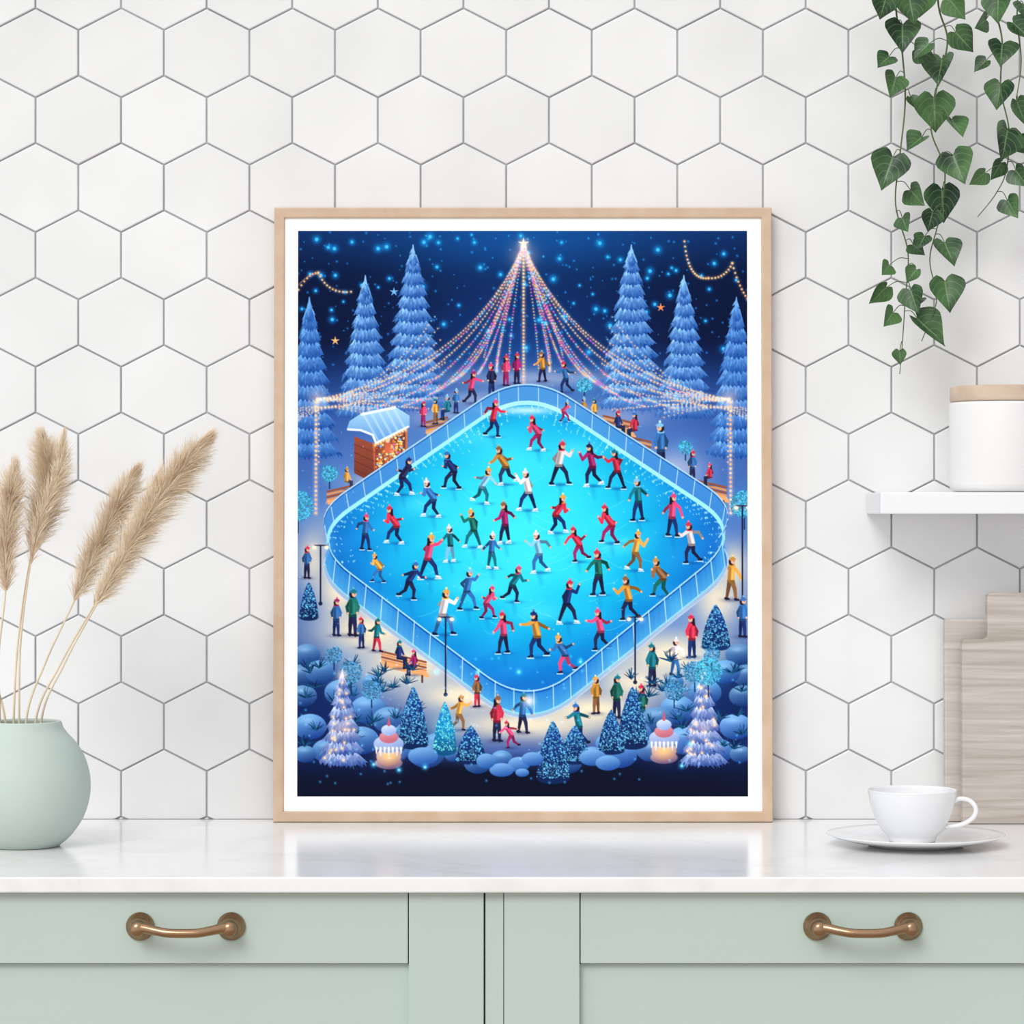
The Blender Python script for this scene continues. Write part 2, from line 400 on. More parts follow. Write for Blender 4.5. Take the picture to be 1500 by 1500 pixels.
# figures
SK=(236,182,150)
POSES={0:dict(hip=(.0,.46),sh=(.06,.76),f1=(-.22,.06),k1=(-.04,.25),f2=(.13,.0),k2=(.13,.25),e1=(-.14,.70),h1=(-.26,.62),e2=(.22,.66),h2=(.33,.72)),
   1:dict(hip=(.0,.46),sh=(.02,.77),f1=(-.1,.02),k1=(-.06,.24),f2=(.12,.0),k2=(.09,.25),e1=(-.15,.66),h1=(-.23,.56),e2=(.17,.62),h2=(.25,.50)),
   2:dict(hip=(.0,.46),sh=(.0,.78),f1=(-.06,.01),k1=(-.05,.24),f2=(.06,.0),k2=(.05,.24),e1=(-.12,.62),h1=(-.1,.48),e2=(.12,.62),h2=(.1,.49)),
   3:dict(hip=(.0,.36),sh=(.0,.70),f1=(.16,.0),k1=(.17,.30),f2=(.24,.02),k2=(.22,.33),e1=(-.10,.52),h1=(.08,.42),e2=(.12,.52),h2=(.17,.42)),
   4:dict(hip=(-.03,.44),sh=(.12,.70),f1=(-.3,.10),k1=(-.12,.22),f2=(.08,.0),k2=(.1,.22),e1=(-.08,.62),h1=(-.2,.66),e2=(.26,.58),h2=(.36,.50)),
   5:dict(hip=(-.02,.45),sh=(.04,.75),f1=(-.2,.0),k1=(-.12,.24),f2=(.2,.02),k2=(.14,.27),e1=(-.12,.64),h1=(-.05,.52),e2=(.2,.70),h2=(.3,.82)),
   6:dict(hip=(-.02,.43),sh=(.14,.70),f1=(-.16,.0),k1=(-.02,.2),f2=(.22,.03),k2=(.17,.25),e1=(.0,.56),h1=(-.14,.54),e2=(.2,.54),h2=(.28,.62))}
def person(x,yf,h,jk,pt=(22,34,78),hat=None,d=1,pose=0,ice=True):
    h=h*.97
    jk=np.array(jk,float)*U(.9,1.06); pt=np.array(pt,float); hat=np.array(hat if hat is not None else jk*0.8,float)
    fem=jk[0]>150 and jk[1]<110
    jt=[U(-.035,.035) for _ in range(8)]
    P_=lambda u,v:(x+u*h*d,yf-v*h)
    if ice:
        pose=[pose,pose,5,6][rng.randint(4)]
        soft(x+2,yf+1,h*.2,h*.035,(8,80,160),.6); cap(x,yf+2,x+h*.05,yf+h*.3,h*.06,(10,110,190),h*.02,al=.25,soft=3)
    else: soft(x,yf,h*.2,h*.05,(50,60,110),.55)
    S=dict(POSES[pose])
    if pose in (0,1,4,5,6):
        for n_,q_ in (('h1',0),('h2',2),('e1',4),('e2',6)): S[n_]=(S[n_][0]+jt[q_],S[n_][1]+jt[q_+1]*2)
    dk=0.62
    def limb(a,b,c,r0,r1,r2,col):
        a,b,c=P_(*a),P_(*b),P_(*c); cap(*a,*b,r0*h,col,r1*h); cap(*b,*c,r1*h,col,r2*h)
    limb((S['sh'][0]-.04,S['sh'][1]-.02),S['e1'],S['h1'],.042,.036,.028,jk*dk)
    hx=P_(*S['h1']); cap(*hx,*hx,.026*h,SK)
    limb((S['hip'][0]-.02,S['hip'][1]),S['k1'],S['f1'],.060,.042,.028,pt*0.75)
    limb((S['hip'][0]+.02,S['hip'][1]),S['k2'],S['f2'],.062,.044,.029,pt)
    wh=rng.randint(3)==0
    for f in ('f1','f2'):
        u,v=S[f]; a=P_(u-.02,v+.02); b=P_(u+.055,v+.005); cap(*a,*b,.030*h,(24,26,54) if not ice or not wh else (226,232,244),.022*h)
        if ice: a=P_(u-.05,v-.03); b=P_(u+.09,v-.03); cap(*a,*b,.011*h,(215,240,252))
    a=P_(*S['hip']); b=P_(*S['sh']); cap(a[0],a[1]-.02*h,b[0],b[1]+.02*h,.080*h,jk,.074*h)
    cap(a[0]-.04*h,a[1],b[0]-.04*h,b[1]+.03*h,.034*h,jk*.66,.028*h,al=.75,soft=.9)
    cap(a[0]+.035*h,a[1]-.03*h,b[0]+.035*h,b[1]+.06*h,.022*h,np.minimum(255,jk*1.2+22),.018*h,al=.6,soft=.9)
    cap(a[0]-.06*h,a[1]+.03*h,a[0]+.06*h,a[1]+.03*h,.028*h,jk*.6)
    limb((S['sh'][0]+.05,S['sh'][1]-.01),S['e2'],S['h2'],.044,.036,.028,np.minimum(255,jk*1.06))
    hx=P_(*S['h2']); cap(*hx,*hx,.028*h,SK)
    cap(b[0]-.045*h,b[1]-.035*h,b[0]+.045*h,b[1]-.035*h,.03*h,hat)
    hd=P_(S['sh'][0]+.02,S['sh'][1]+.125)
    if fem: cap(hd[0]-.03*h*d,hd[1],hd[0]-.07*h*d,hd[1]+.13*h,.05*h,(40,22,34),.03*h)
    ell(hd[0]-.025*h*d,hd[1]+.02*h,.066*h,.078*h,(34,22,34)); ell(hd[0]+.013*h*d,hd[1]+.01*h,.050*h,.062*h,SK)
    cap(hd[0]+.027*h*d,hd[1]+.005*h,hd[0]+.027*h*d,hd[1]+.005*h,.009*h,(40,25,30))
    cap(hd[0]-.04*h,hd[1]-.042*h,hd[0]+.04*h,hd[1]-.042*h,.034*h,hat*.85+20); cap(hd[0],hd[1]-.055*h,hd[0],hd[1]-.078*h,.048*h,hat,.03*h)
    ell(hd[0],hd[1]-.12*h,.024*h,.024*h,np.minimum(255,hat+70))
RED=(216,48,76);PNK=(230,72,122);MUS=(206,142,58);NAV=(30,48,110);BLU=(52,112,184);LBL=(130,196,236);TEA=(24,116,134);GRN=(28,106,94);WHT=(236,222,226);MAG=(164,36,104);ORG=(240,168,74);BRN=(142,96,62);DRK=(34,38,78)
def bench(x,y,w,s=1,hh=1.0):
    for k in range(4):
        o=k*4*hh; cap(x-w/2,y-o-s*w*.12,x+w/2,y-o+s*w*.12,1.5,(226,146,84) if k%2==0 else (150,80,50))
    for k in range(3): cap(x-w/2+k*2,y+3+k*3-s*w*.12,x+w/2+k*2,y+3+k*3+s*w*.12,1.7,(240,170,110))
    for sx in (-1,1): cap(x+sx*w*.42,y+8+sx*s*w*.12,x+sx*w*.42,y+17+sx*s*w*.12,1.4,(92,50,44))
def shrub(x,y,w,h,body=(18,52,120),dot=(110,200,250),n=None):
    poly([(x-w*.5*(1-(1-t)**1.6)**.8,y-h+h*t) for t in np.linspace(0,1,14)]+[(x+w*.5*(1-(1-t)**1.6)**.8,y-h+h*t) for t in np.linspace(1,0,14)],np.array(body)*1.25,np.array(body)*.7)
    ell(x,y,w*.5,h*.1,np.array(body)*.7)
    for i in range(n or int(w*h/8)):
        t=U(0,1)**.7; ww=w*.5*(1-(1-t)**1.6)**.8; u=U(-1,1); c=np.array(dot,float)*U(.5,1.1)
        cap(x+u*ww,y-h+h*t,x+u*ww,y-h+h*t,U(.5,1.2),np.minimum(c,255))
def orb(x,y,r,col=(80,200,245)):
    glow(x,y,r*1.3,(0,60,100),.6)
    for i in range(int(r*r*1.8)):
        a=U(0,6.28); q=r*U(0,1)**.5; cap(x+q*math.cos(a),y+q*math.sin(a),x+q*math.cos(a),y+q*math.sin(a),U(.6,1.2),np.minimum(np.array(col)*U(.5,1.15),255))
    cap(x,y+r,x,y+r*1.8,1,(30,50,90))
orb(856,565,11); orb(1004,657,10); orb(483,695,12); orb(437,742,22); orb(1090,740,20)
# market stall
soft(572,706,44,12,(236,196,150),.6)
poly([(519,640),(549,652),(549,710),(519,694)],(156,76,54),(112,52,44)); poly([(546,650),(597,624),(597,684),(549,710)],(210,112,66),(172,80,54))
for k in range(4): cap(519,652+k*12,549,664+k*13,.5,(90,40,34),al=.8)
poly([(550,652),(594,630),(594,666),(550,690)],(96,44,48),(140,60,50))
cap(568,652,568,664,4.5,(190,60,60)); ell(568,646,3.2,3.8,SK); cap(566,642,571,642,2,(60,140,190))
for i in range(150):
    u=U(0,1); v=U(0,1)**.7; x=551+u*41; y=654-u*21+v*33
    if abs(x-568)<5 and v<.5: continue
    cap(x,y,x,y,U(.8,1.8),(255,226,130) if i%3==0 else MIX[rng.randint(7)] if i%3==1 else (226,110,50))
beads([(550+u*44,653-u*22) for u in np.linspace(0,1,12)],GOLD,1.3,2.6,.7)
glow(572,660,16,(255,140,40),.45)
for k in range(5): cap(549,694+k*3.4,597,668+k*3.4,.7,(244,160,100))
poly([(508,630),(512,618),(530,606),(578,596),(600,610),(600,626),(552,650),(546,638),(530,632)],(176,222,250),(92,152,220))
for k in range(5): cap(532+k*11,607-k*2.4,554+k*9.5,646-k*4.8,1.6,(214,240,255),al=.45,soft=1)
line([(510,630),(528,631),(546,638),(551,650),(598,626)],1.6,(236,248,255))
cap(530,608,578,598,2,(236,248,255))
bench(502,728,44,-1); person(508,718,36,ORG,(60,60,90),MUS,1,3,False)
# far visitors and benches
bench(640,628,30,-1); bench(905,626,42,1,.9); bench(930,655,46,1); bench(1042,722,42,1)
for a in ((690,592,50,PNK,DRK,MAG,1,0),(720,582,50,DRK,NAV,PNK,-1,2),(741,566,46,PNK,MAG,RED,1,2),(757,563,46,MAG,DRK,RED,1,2),(795,560,46,MUS,DRK,BRN,-1,1),(829,576,48,BLU,NAV,RED,-1,0),
          (620,626,38,PNK,MAG,RED,1,2),(638,622,38,ORG,BRN,TEA,-1,2),(656,616,40,TEA,NAV,LBL,-1,3),(668,606,36,BLU,NAV,LBL,1,2),
          (855,616,34,MUS,BRN,LBL,1,2),(871,620,36,ORG,DRK,TEA,-1,2),(905,640,42,NAV,DRK,RED,1,3),(930,646,46,RED,DRK,BLU,-1,3),(968,692,74,BLU,DRK,LBL,-1,2),(1014,706,46,BLU,DRK,RED,1,2),(1040,712,36,RED,DRK,PNK,-1,3),
          (1070,880,66,ORG,BRN,MUS,1,1),(450,848,48,BLU,DRK,RED,1,2)):
    person(a[0],a[1],a[2],a[3],a[4],a[5],a[6],a[7],False)
cap(1012,665,1012,702,.9,(40,50,90))

# rink
def rounded(cs,t=.2,n=14,dy=0,gx=1.0):
    out=[]; m=len(cs); cx0=770
    for i in range(m):
        c=np.array(cs[i],float); a=c+(np.array(cs[i-1])-c)*t; b=c+(np.array(cs[(i+1)%m])-c)*t
        for u in np.linspace(0,1,n): out.append(tuple((1-u)**2*a+2*u*(1-u)*c+u*u*b))
    return [(cx0+(x-cx0)*gx,y+dy) for x,y in out]
CS=[(770,572),(1092,785),(775,1042),(448,795)]
ICE=rounded(CS)
def dense(P,n):
    P=np.array(P+[P[0]]); s=np.r_[0,np.cumsum(np.hypot(*np.diff(P,axis=0).T))]; q=np.linspace(0,s[-1],n,endpoint=False)
    return np.c_[np.interp(q,s,P[:,0]),np.interp(q,s,P[:,1])]
big=rounded(CS,dy=36,gx=1.02); poly(big,(30,92,170),(136,170,214)); poly(rounded(CS,dy=28,gx=1.015),(60,130,205),(44,110,190))
line([p for p in big if p[1]>800],1.0,(200,214,232),.8)
up=rounded(CS,dy=-30,gx=1.02)
poly(up,(74,150,220),(44,118,206))
mid=rounded(CS,dy=-6,gx=1.005); poly(mid,(180,242,255),(110,214,255))
poly(ICE,(40,196,238),(26,160,226))
# ice shading
pts=np.array(ICE); q=reg(*pts.min(0),*pts.max(0)); sl,xs_,ys_=q
ins=np.zeros((ys_.shape[0],xs_.shape[1]),bool)
for i in range(len(pts)):
    xa,ya=pts[i]; xb,yb=pts[(i+1)%len(pts)]
    if ya==yb: continue
    ins^=((ys_>=min(ya,yb))&(ys_<max(ya,yb)))&(xs_<xa+(ys_-ya)*(xb-xa)/(yb-ya))
def kk(stops,v):
    p=[s[0] for s in stops]; return np.stack([np.interp(v,p,[s[1][c] for s in stops]) for c in range(3)],-1)
rr=np.hypot((xs_-765)/300,(ys_-775)/250)
colr=kk([(0,(48,226,244)),(.35,(30,208,240)),(.6,(16,176,230)),(.82,(14,132,214)),(1.0,(18,98,190))],rr)
nzx=np.sin(xs_/23+np.sin(ys_/31)*2)*np.sin(ys_/17+xs_/60)*6
colr=colr+nzx[...,None]
C[sl]=np.where(ins[...,None],np.clip(colr,0,255),C[sl])
soft(765,680,100,55,(80,240,250),.5); soft(760,830,110,60,(80,242,250),.45); soft(690,760,80,50,(76,238,248),.4); soft(850,760,80,50,(66,236,250),.4)
for (x,y) in ((700,640),(850,660),(620,740),(905,800),(790,900),(700,860)): soft(x,y,38,14,(110,246,252),.35)
for i in range(46):
    x,y=U(600,930),U(680,940); w_=U(14,46); sg=rng.choice([-1,1]); line([(x+t*w_,y+sg*t*w_*.45+math.sin(t*3)*3) for t in np.linspace(0,1,7)],.35,(170,250,255),.35)
# far fence
dn=dense(ICE,150)
nf=dense(up,150)
for i in range(150):
    a=nf[i]; b=dn[i]; c=dn[(i+1)%150]
    if b[1]<812:
        cap(b[0],b[1]-2,c[0],c[1]-2,2.0,(160,236,255)); 
        if i%3==0: cap(a[0],a[1],a[0]+(b[0]-a[0])*.9,b[1]-4,.6,(180,222,250))
        a2=nf[(i+1)%150]; cap(a[0],a[1],a2[0],a2[1],1.0,(170,216,250)); cap(a[0],a[1]+2.5,a2[0],a2[1]+2.5,.6,(30,80,160))
for i in range(900):
    j=rng.randint(150)
    if dn[j][1]<830:
        x,y=dn[j]; dx,dy=(770-x)/300,(800-y)/300; t=abs(rng.randn())*14
        cap(x+dx*t+U(-2,2),y+dy*t+U(0,3),x+dx*t,y+dy*t,.6,(190,250,255),al=.6)
soft(770,602,46,6,(220,252,255),.8)
# skaters
SKT=[(722,640,56,RED,NAV,PNK,1,0),(788,660,56,PNK,MAG,RED,-1,0),(739,710,62,MUS,(40,60,100),BRN,-1,4),(664,716,60,NAV,DRK,BLU,-1,1),(708,738,58,LBL,TEA,ORG,1,4),(634,757,60,BLU,NAV,WHT,-1,0),(590,725,60,DRK,NAV,NAV,1,4),
(773,748,62,WHT,NAV,WHT,-1,1),(820,710,66,WHT,DRK,RED,1,1),(868,712,64,MAG,DRK,DRK,-1,0),(903,716,60,RED,DRK,TEA,-1,4),(935,763,64,TEA,NAV,LBL,-1,1),(984,786,64,PNK,NAV,PNK,1,1),(1013,825,62,WHT,DRK,RED,-1,0),
(895,796,62,RED,MAG,RED,-1,0),(815,781,62,RED,NAV,ORG,1,1),(740,796,62,MAG,DRK,BRN,-1,1),(693,802,58,GRN,TEA,ORG,-1,1),(580,796,60,RED,NAV,RED,-1,4),(535,806,54,BLU,NAV,PNK,1,1),(556,853,46,ORG,BLU,ORG,-1,0),
(601,878,60,NAV,DRK,BLU,1,4),(628,848,68,PNK,NAV,ORG,1,1),(660,823,54,TEA,LBL,WHT,-1,1),(720,833,54,BLU,TEA,WHT,1,1),(790,839,62,LBL,BLU,WHT,-1,0),(847,823,56,RED,MAG,RED,-1,4),(930,836,60,ORG,BRN,ORG,1,0),
(877,872,68,GRN,DRK,RED,-1,1),(970,874,62,BRN,GRN,MUS,-1,0),(921,908,66,MUS,DRK,BRN,-1,0),(831,913,66,NAV,DRK,RED,1,0),(752,882,58,TEA,DRK,PNK,1,4),(685,893,62,BLU,BLU,LBL,1,4),(713,906,52,PNK,MAG,PNK,1,0),
(650,930,70,WHT,BLU,ORG,1,0),(738,957,62,PNK,DRK,RED,-1,1),(787,963,70,MUS,NAV,NAV,-1,0),(826,986,62,BLU,PNK,ORG,-1,4),(880,952,62,PNK,DRK,PNK,-1,0),(826,618,34,PNK,MAG,LBL,1,1)]
SKT.sort(key=lambda s:s[1])
for a in SKT: person(*a)
# near fence
nb=dense(rounded(CS,dy=30,gx=1.015),150)
for i in range(150):
    b=dn[i]; a=nb[i]; b2=dn[(i+1)%150]; a2=nb[(i+1)%150]
    if b[1]>=800:
        poly([(b[0],b[1]-4),(b2[0],b2[1]-4),(a2[0],a2[1]),(a[0],a[1])],(26,126,212),(88,184,236),al=.75)
for i in range(150):
    b=dn[i]; a=nb[i]; b2=dn[(i+1)%150]; a2=nb[(i+1)%150]
    if b[1]>=800:
        cap(a[0],a[1],a2[0],a2[1],1.2,(140,220,250)); cap(a[0],a[1]+3,a2[0],a2[1]+3,2.0,(160,186,216))
        cap(b[0],b[1]-4,b2[0],b2[1]-4,.9,(176,224,252)); cap(b[0],b[1]-1,b2[0],b2[1]-1,.7,(12,70,160))
        if i%3==0: cap(b[0],b[1]-5,a[0],a[1],.6,(190,228,252))
for (x,y) in ((770,1040),(640,965),(560,900),(900,965),(990,890)): glow(x,y-5,16,(30,80,80),.6)
for sx in (484,1058): soft(sx,800,8,34,(100,190,245),.3)
# lamp posts
def lamp(x,y0,y1,a=0):
    cap(x,y0,x,y1,1.2,(26,34,66)); cap(x,y1,x,y1,3.0,(30,36,70)); cap(x-9+a,y0,x+a+9,y0,1.0,(26,34,66))
    for s in (-9,9): ell(x+a+s,y0+3,3,2.6,(255,236,200)); glow(x+a+s,y0+3,5,(255,200,120),.5)
lamp(653,905,1018); lamp(930,905,1000); lamp(470,800,885); lamp(1087,742,890)
# near visitors
shrub(453,905,28,52); shrub(1048,948,42,62); bench(592,975,64,1)
for a in ((493,932,56,BLU,NAV,MAG,1,2),(517,932,70,GRN,DRK,TEA,1,2),(530,950,46,BLU,NAV,RED,-1,2),(552,955,50,TEA,RED,GRN,1,1),(585,980,46,NAV,DRK,TEA,1,3),(607,990,42,MAG,DRK,PNK,-1,3),
          (672,1070,54,ORG,BRN,MUS,1,0),(699,1036,48,BRN,RED,RED,-1,2),(728,1086,68,RED,DRK,BRN,1,2),(765,1074,60,BLU,DRK,TEA,1,1),(748,1096,44,PNK,MAG,RED,-1,4),(848,1092,64,TEA,NAV,BLU,-1,0),
          (873,1046,56,MUS,BRN,ORG,-1,2),(903,1052,64,GRN,DRK,TEA,1,2),(940,1062,60,GRN,TEA,RED,-1,2),(955,1006,64,TEA,DRK,TEA,-1,2),(988,990,56,WHT,BLU,WHT,1,1),(1013,964,64,RED,NAV,RED,-1,2),(1087,934,60,BLU,NAV,BLU,1,2)):
    person(a[0],a[1],a[2],a[3],a[4],a[5],a[6],a[7],False)
glow(775,1027,8,(255,200,110),.9)
# bottom planting
q=reg(436,1060,1095,1167); sl,xa,ya=q
lim=1108+8*np.cos((xa-766)/60)-0.00022*(xa-766)**2
mixin(sl,np.clip((ya-lim)/26,0,1),(9,15,38))
for s in (1,-1):
    fx=lambda x:766+s*(x-766)
    soft(fx(455),1050,60,80,(12,34,90),.95,4); soft(fx(540),1090,90,44,(12,30,80),.9,4)
    for (x,y,r) in ((450,960,20),(440,990,20),(470,985,22),(445,1020,20),(500,1015,24),(540,1040,26),(570,1055,24),(545,1000,14),(455,1065,24),(600,1075,22),(530,1085,26),(640,1090,20),(625,1105,26),(580,1100,20),(480,1100,22),(665,1105,14),(448,1105,16),(700,1118,20),(735,1112,16)):
        k=U(.85,1.1); ell(fx(x),y,r,r*.78,np.array((124,184,238))*k,np.array((10,42,116))*k)
        soft(fx(x)-r*.15,y-r*.4,r*.5,r*.2,(170,214,248),.5)
    for i in range(54):
        x,y=U(440,610),U(965,1100)
        if U(0,1)<.7:
            for k in range(11):
                a=-math.pi/2+U(-1.4,1.4); cap(fx(x),y,fx(x)+U(8,18)*math.cos(a),y+U(8,18)*math.sin(a),1.0,(8,34,76) if k%2 else (20,84,124),.3)
    for (x,y,r) in ((515,985,16),(545,1012,14),(490,960,12)): orb(fx(x),y,r,(84,160,214))
    for (x,y,w,h) in ((606,1090,44,84),(690,1115,44,52)): shrub(fx(x),y,w,h)
    # lit snowy fir
    conifer(fx(502),985,1118,38,8,(196,210,240),(36,66,146))
    for i in range(26):
        t=U(.1,1); x=fx(502)+U(-1,1)*30*t; y=985+130*t; glow(x,y,3.2,(255,170,70),.7); ell(x,y,1.3,1.3,(255,226,160))
    glow(fx(502),990,7,(255,190,100),.8); glow(fx(502),1068,12,(255,170,80),.45)
shrub(652,1100,34,72,(20,110,180),(120,240,255)); glow(652,1070,22,(0,110,140),.5)
shrub(810,1140,48,84); shrub(895,1100,38,60)
orb(1037,985,20)
for x,yb in ((570,1120),(972,1112)):
    ell(x,yb-2,20,9,(200,170,170),(90,70,110)); ell(x,yb-12,18,14,(236,214,216),(150,100,100)); 
    soft(x,yb-12,12,8,(255,196,110),.8); ell(x,yb-30,22,13,(206,222,248),(96,130,200))
    for k in range(7): cap(x-18+k*6,yb-24,x-18+k*6,yb-16+3*(k%2),1.8,(232,240,252),.6)
    ell(x,yb-40,14,9,(236,160,166),(180,86,112)); ell(x,yb-50,11,8,(226,236,252),(130,160,220)); cap(x,yb-58,x,yb-68,2.4,(200,90,110),.8)
    glow(x,yb-14,16,(255,140,60),.35)
for (x,y,rx,ry) in ((760,1120,16,11),(735,1128,18,10),(780,1112,16,10),(712,1115,14,11),(868,1110,20,12),(890,1118,18,11),(620,1108,22,13),(765,1132,10,6)):
    ell(x,y,rx,ry,(134,188,238),(24,72,156))
for i in range(120):
    x=U(440,1090); y=U(960,1150); glow(x,y,1.8,(60,150,220),.7)
for (x,y) in ((548,1120),(585,1128),(623,1124),(998,1122),(1010,1090),(700,985),(850,970),(760,985),(640,985)): glow(x,y,4,(60,190,255),.9); ell(x,y,1.6,1.6,(150,230,255))
for i in range(200):
    x,y=U(440,1090),U(560,1100); ell(x,y,U(.5,1.1),U(.5,1.1),(220,244,255),al=.5)
C=np.clip(C,0,255)
A=C.reshape(CH//2,2,CW//2,2,3).mean((1,3))
NH,NW=A.shape[:2]

# ---------------------------------------------------------------- picture frame
fr=empty('framed_poster')
yfr=-0.020
k=0.5797/730
cxw=(766-750)*3.375/F
zb=ZC+0.0002; zt=CZ+446*3.38/F; HF=zt-zb
def lx(p): return cxw+(p-766)*k
def lz(p): return zb+(1204-p)*(HF/900)
def ringrect(x0,x1,z0,z1,y): return [(x0,y,z0),(x1,y,z0),(x1,y,z1),(x0,y,z1)]
v=[];f=[]
def ins(d,y):
    e=d*k; return ringrect(lx(401)+e,lx(1131)-e,zb+e,zt-e,y)
prof=[(15.2,0.016),(0,0.016),(0,0.0012),(0.6,0.0003),(1.6,0.0),(13.2,0.0),(14.6,0.0004),(15.2,0.0016),(15.2,0.016)]
for d,y in prof: v+=ins(d,yfr-0.016+y)
for j in range(len(prof)-1):
    for q in range(4): w=(q+1)%4; f.append((j*4+q,j*4+w,(j+1)*4+w,(j+1)*4+q))
fo=mk('wooden_frame',v,f,m_frame,fr)
e=15.3*k; yy=yfr-0.016+0.003
mk('white_mat_border',ringrect(lx(401)+e,lx(1131)-e,zb+e,zt-e,yy),[(0,1,2,3)],m_paper,fr)
mk('backing_board',ringrect(lx(401)+e,lx(1131)-e,zb+e,zt-e,yfr-0.001),[(0,1,2,3)],m_frame,fr)
# art mesh
me=bpy.data.meshes.new('rink_illustration')
gx=np.linspace(lx(436),lx(1095),NW); gz=np.linspace(lz(338),lz(1167),NH)
GX,GZ=np.meshgrid(gx,gz); co=np.stack([GX,np.full_like(GX,yy-0.0003),GZ],-1).reshape(-1,3).astype(np.float32)
me.vertices.add(len(co)); me.vertices.foreach_set('co',co.ravel())
ii=(np.arange(NH-1)[:,None]*NW+np.arange(NW-1)[None,:]).ravel()
qd=np.stack([ii,ii+NW,ii+NW+1,ii+1],-1).astype(np.int32)
me.loops.add(qd.size); me.loops.foreach_set('vertex_index',qd.ravel())
me.polygons.add(len(qd)); me.polygons.foreach_set('loop_start',np.arange(0,qd.size,4,dtype=np.int32))
try: me.polygons.foreach_set('loop_total',np.full(len(qd),4,np.int32))
except Exception: pass
me.update(calc_edges=True)
ca=me.color_attributes.new('art','BYTE_COLOR','POINT')
lin=s2l(A.reshape(-1,3)); rgba=np.ones((len(co),4),np.float32); rgba[:,:3]=lin
ca.data.foreach_set('color',rgba.ravel())
ma=bpy.data.materials.new('printed_ink'); ma.use_nodes=True; b=ma.node_tree.nodes['Principled BSDF']
b.inputs['Roughness'].default_value=0.7; b.inputs['Specular IOR Level'].default_value=0.06
an=ma.node_tree.nodes.new('ShaderNodeVertexColor'); an.layer_name='art'; ma.node_tree.links.new(an.outputs['Color'],b.inputs['Base Color'])
me.materials.append(ma)
ao=bpy.data.objects.new('rink_illustration',me); scene.collection.objects.link(ao); ao.parent=fr
# lean the frame a touch: pivot at its bottom back edge
piv=Vector((0,yfr,zb)); ang=math.radians(-1.35)
fr.matrix_world=Matrix.Translation(piv)@Matrix.Rotation(ang,4,'X')@Matrix.Translation(-piv)

# ---------------------------------------------------------------- vase + pampas
vy=-0.274; vx=WX(35,vy)
va=empty('pampas_grass_vase',(vx,vy,ZC+0.0002))
prof=[(0,0.0),(0.034,0.0),(0.040,0.002),(0.052,0.013),(0.0635,0.030),(0.0700,0.050),(0.0713,0.068),(0.0690,0.084),(0.0635,0.099),(0.056,0.111),(0.0475,0.1205),(0.0425,0.127),(0.0405,0.1325),(0.0395,0.1345),(0.0375,0.1345),(0.0365,0.132),(0.0385,0.126),(0.044,0.118),(0.058,0.10),(0.064,0.07),(0.056,0.03),(0.03,0.010),(0,0.008)]
pr=catmull([(a,b_,0) for a,b_ in prof],3); pr=[(max(0,p[0]),p[1]) for p in pr]
lathe('vase_body',pr,m_vase,va,96)
py_=vy
def VP(px,py,dy=0): 
    y=py_+dy; return Vector((WX(px,y),y,WZ(py,y)))-Vector((vx,vy,ZC+0.0002))
plumes=[ # axis points tip->base, base stem target, radius px
 ([(64,648),(72,690),(64,745),(46,812)],(20,1075),33,0.02,6500),
 ([(20,690),(14,740),(8,800),(8,868)],(0,1075),27,-0.02,5000),
 ([(196,696),(172,745),(138,812),(108,882)],(38,1075),28,0.03,6000),
 ([(302,645),(260,698),(208,772),(140,888)],(60,1075),32,-0.02,8000),
 ([(232,700),(212,760),(180,820),(136,890)],(52,1075),22,0.0,3500),
 ([(-30,640),(-34,720),(-36,800),(-30,880)],(8,1075),24,0.0,2500),
 ([(92,648),(84,700),(60,760),(44,830)],(28,1075),18,-0.01,2500)]
sv=[];sf=[];fv=[];ff=[]
for (ax,bs,rp,dy,ns) in plumes:
    pts=[VP(a,b_,dy) for a,b_ in ax]; base=VP(bs[0],bs[1],0); base.z=0.02
    stem=[base,VP(bs[0],1058,0), VP((bs[0]+ax[-1][0])/2-6,(1058+ax[-1][1])/2,dy*.5)]+[p for p in reversed(pts)]
    cs=catmull(stem,8); n=len(cs); v_,f_=tube_data(cs,[0.0014-0.0009*i/(n-1) for i in range(n)],7,len(sv)); sv+=v_; sf+=f_
    axp=catmull([tuple(p) for p in reversed(pts)],12); na=len(axp); R=rp*0.74e-3
    for i in range(ns):
        t=random.random()**0.9*0.97; fi=t*(na-1); a=int(fi); p=Vector(axp[a])*(1-(fi-a))+Vector(axp[min(a+1,na-1)])*(fi-a)
        tg=(Vector(axp[min(a+1,na-1)])-Vector(axp[a-1 if a>0 else 0])).normalized()
        rd=Vector((random.gauss(0,1),random.gauss(0,1),random.gauss(0,1))); rd=(rd-tg*rd.dot(tg)).normalized()
        env=math.sin(math.pi*min(1,(t*0.80+0.16)))**0.7
        out=R*env*random.uniform(0.15,1.12); ln=random.uniform(0.016,0.038)*(0.75+0.25*env)
        if t>0.85: out*=0.6
        p1=p+tg*ln*0.40+rd*out*0.6; p2=p+tg*ln*0.72+rd*out*0.98+Vector((0,0,-0.002)); p3=p+tg*ln*0.9+rd*out*1.2+Vector((random.uniform(-.003,.003),0,-0.007*random.random()))
        sd=Vector((random.gauss(0,1),random.gauss(0,1),random.gauss(0,1))).normalized()*0.00022
        o=len(fv); fv+= [p-sd,p+sd,p1-sd,p1+sd,p2-sd*.7,p2+sd*.7,p3]; ff+=[(o,o+1,o+3,o+2),(o+2,o+3,o+5,o+4),(o+4,o+5,o+6)]
mk('pampas_stems',sv,sf,m_plstem,va,smooth=True)
mk('pampas_plumes',fv,ff,m_plume,va,recalc=False)

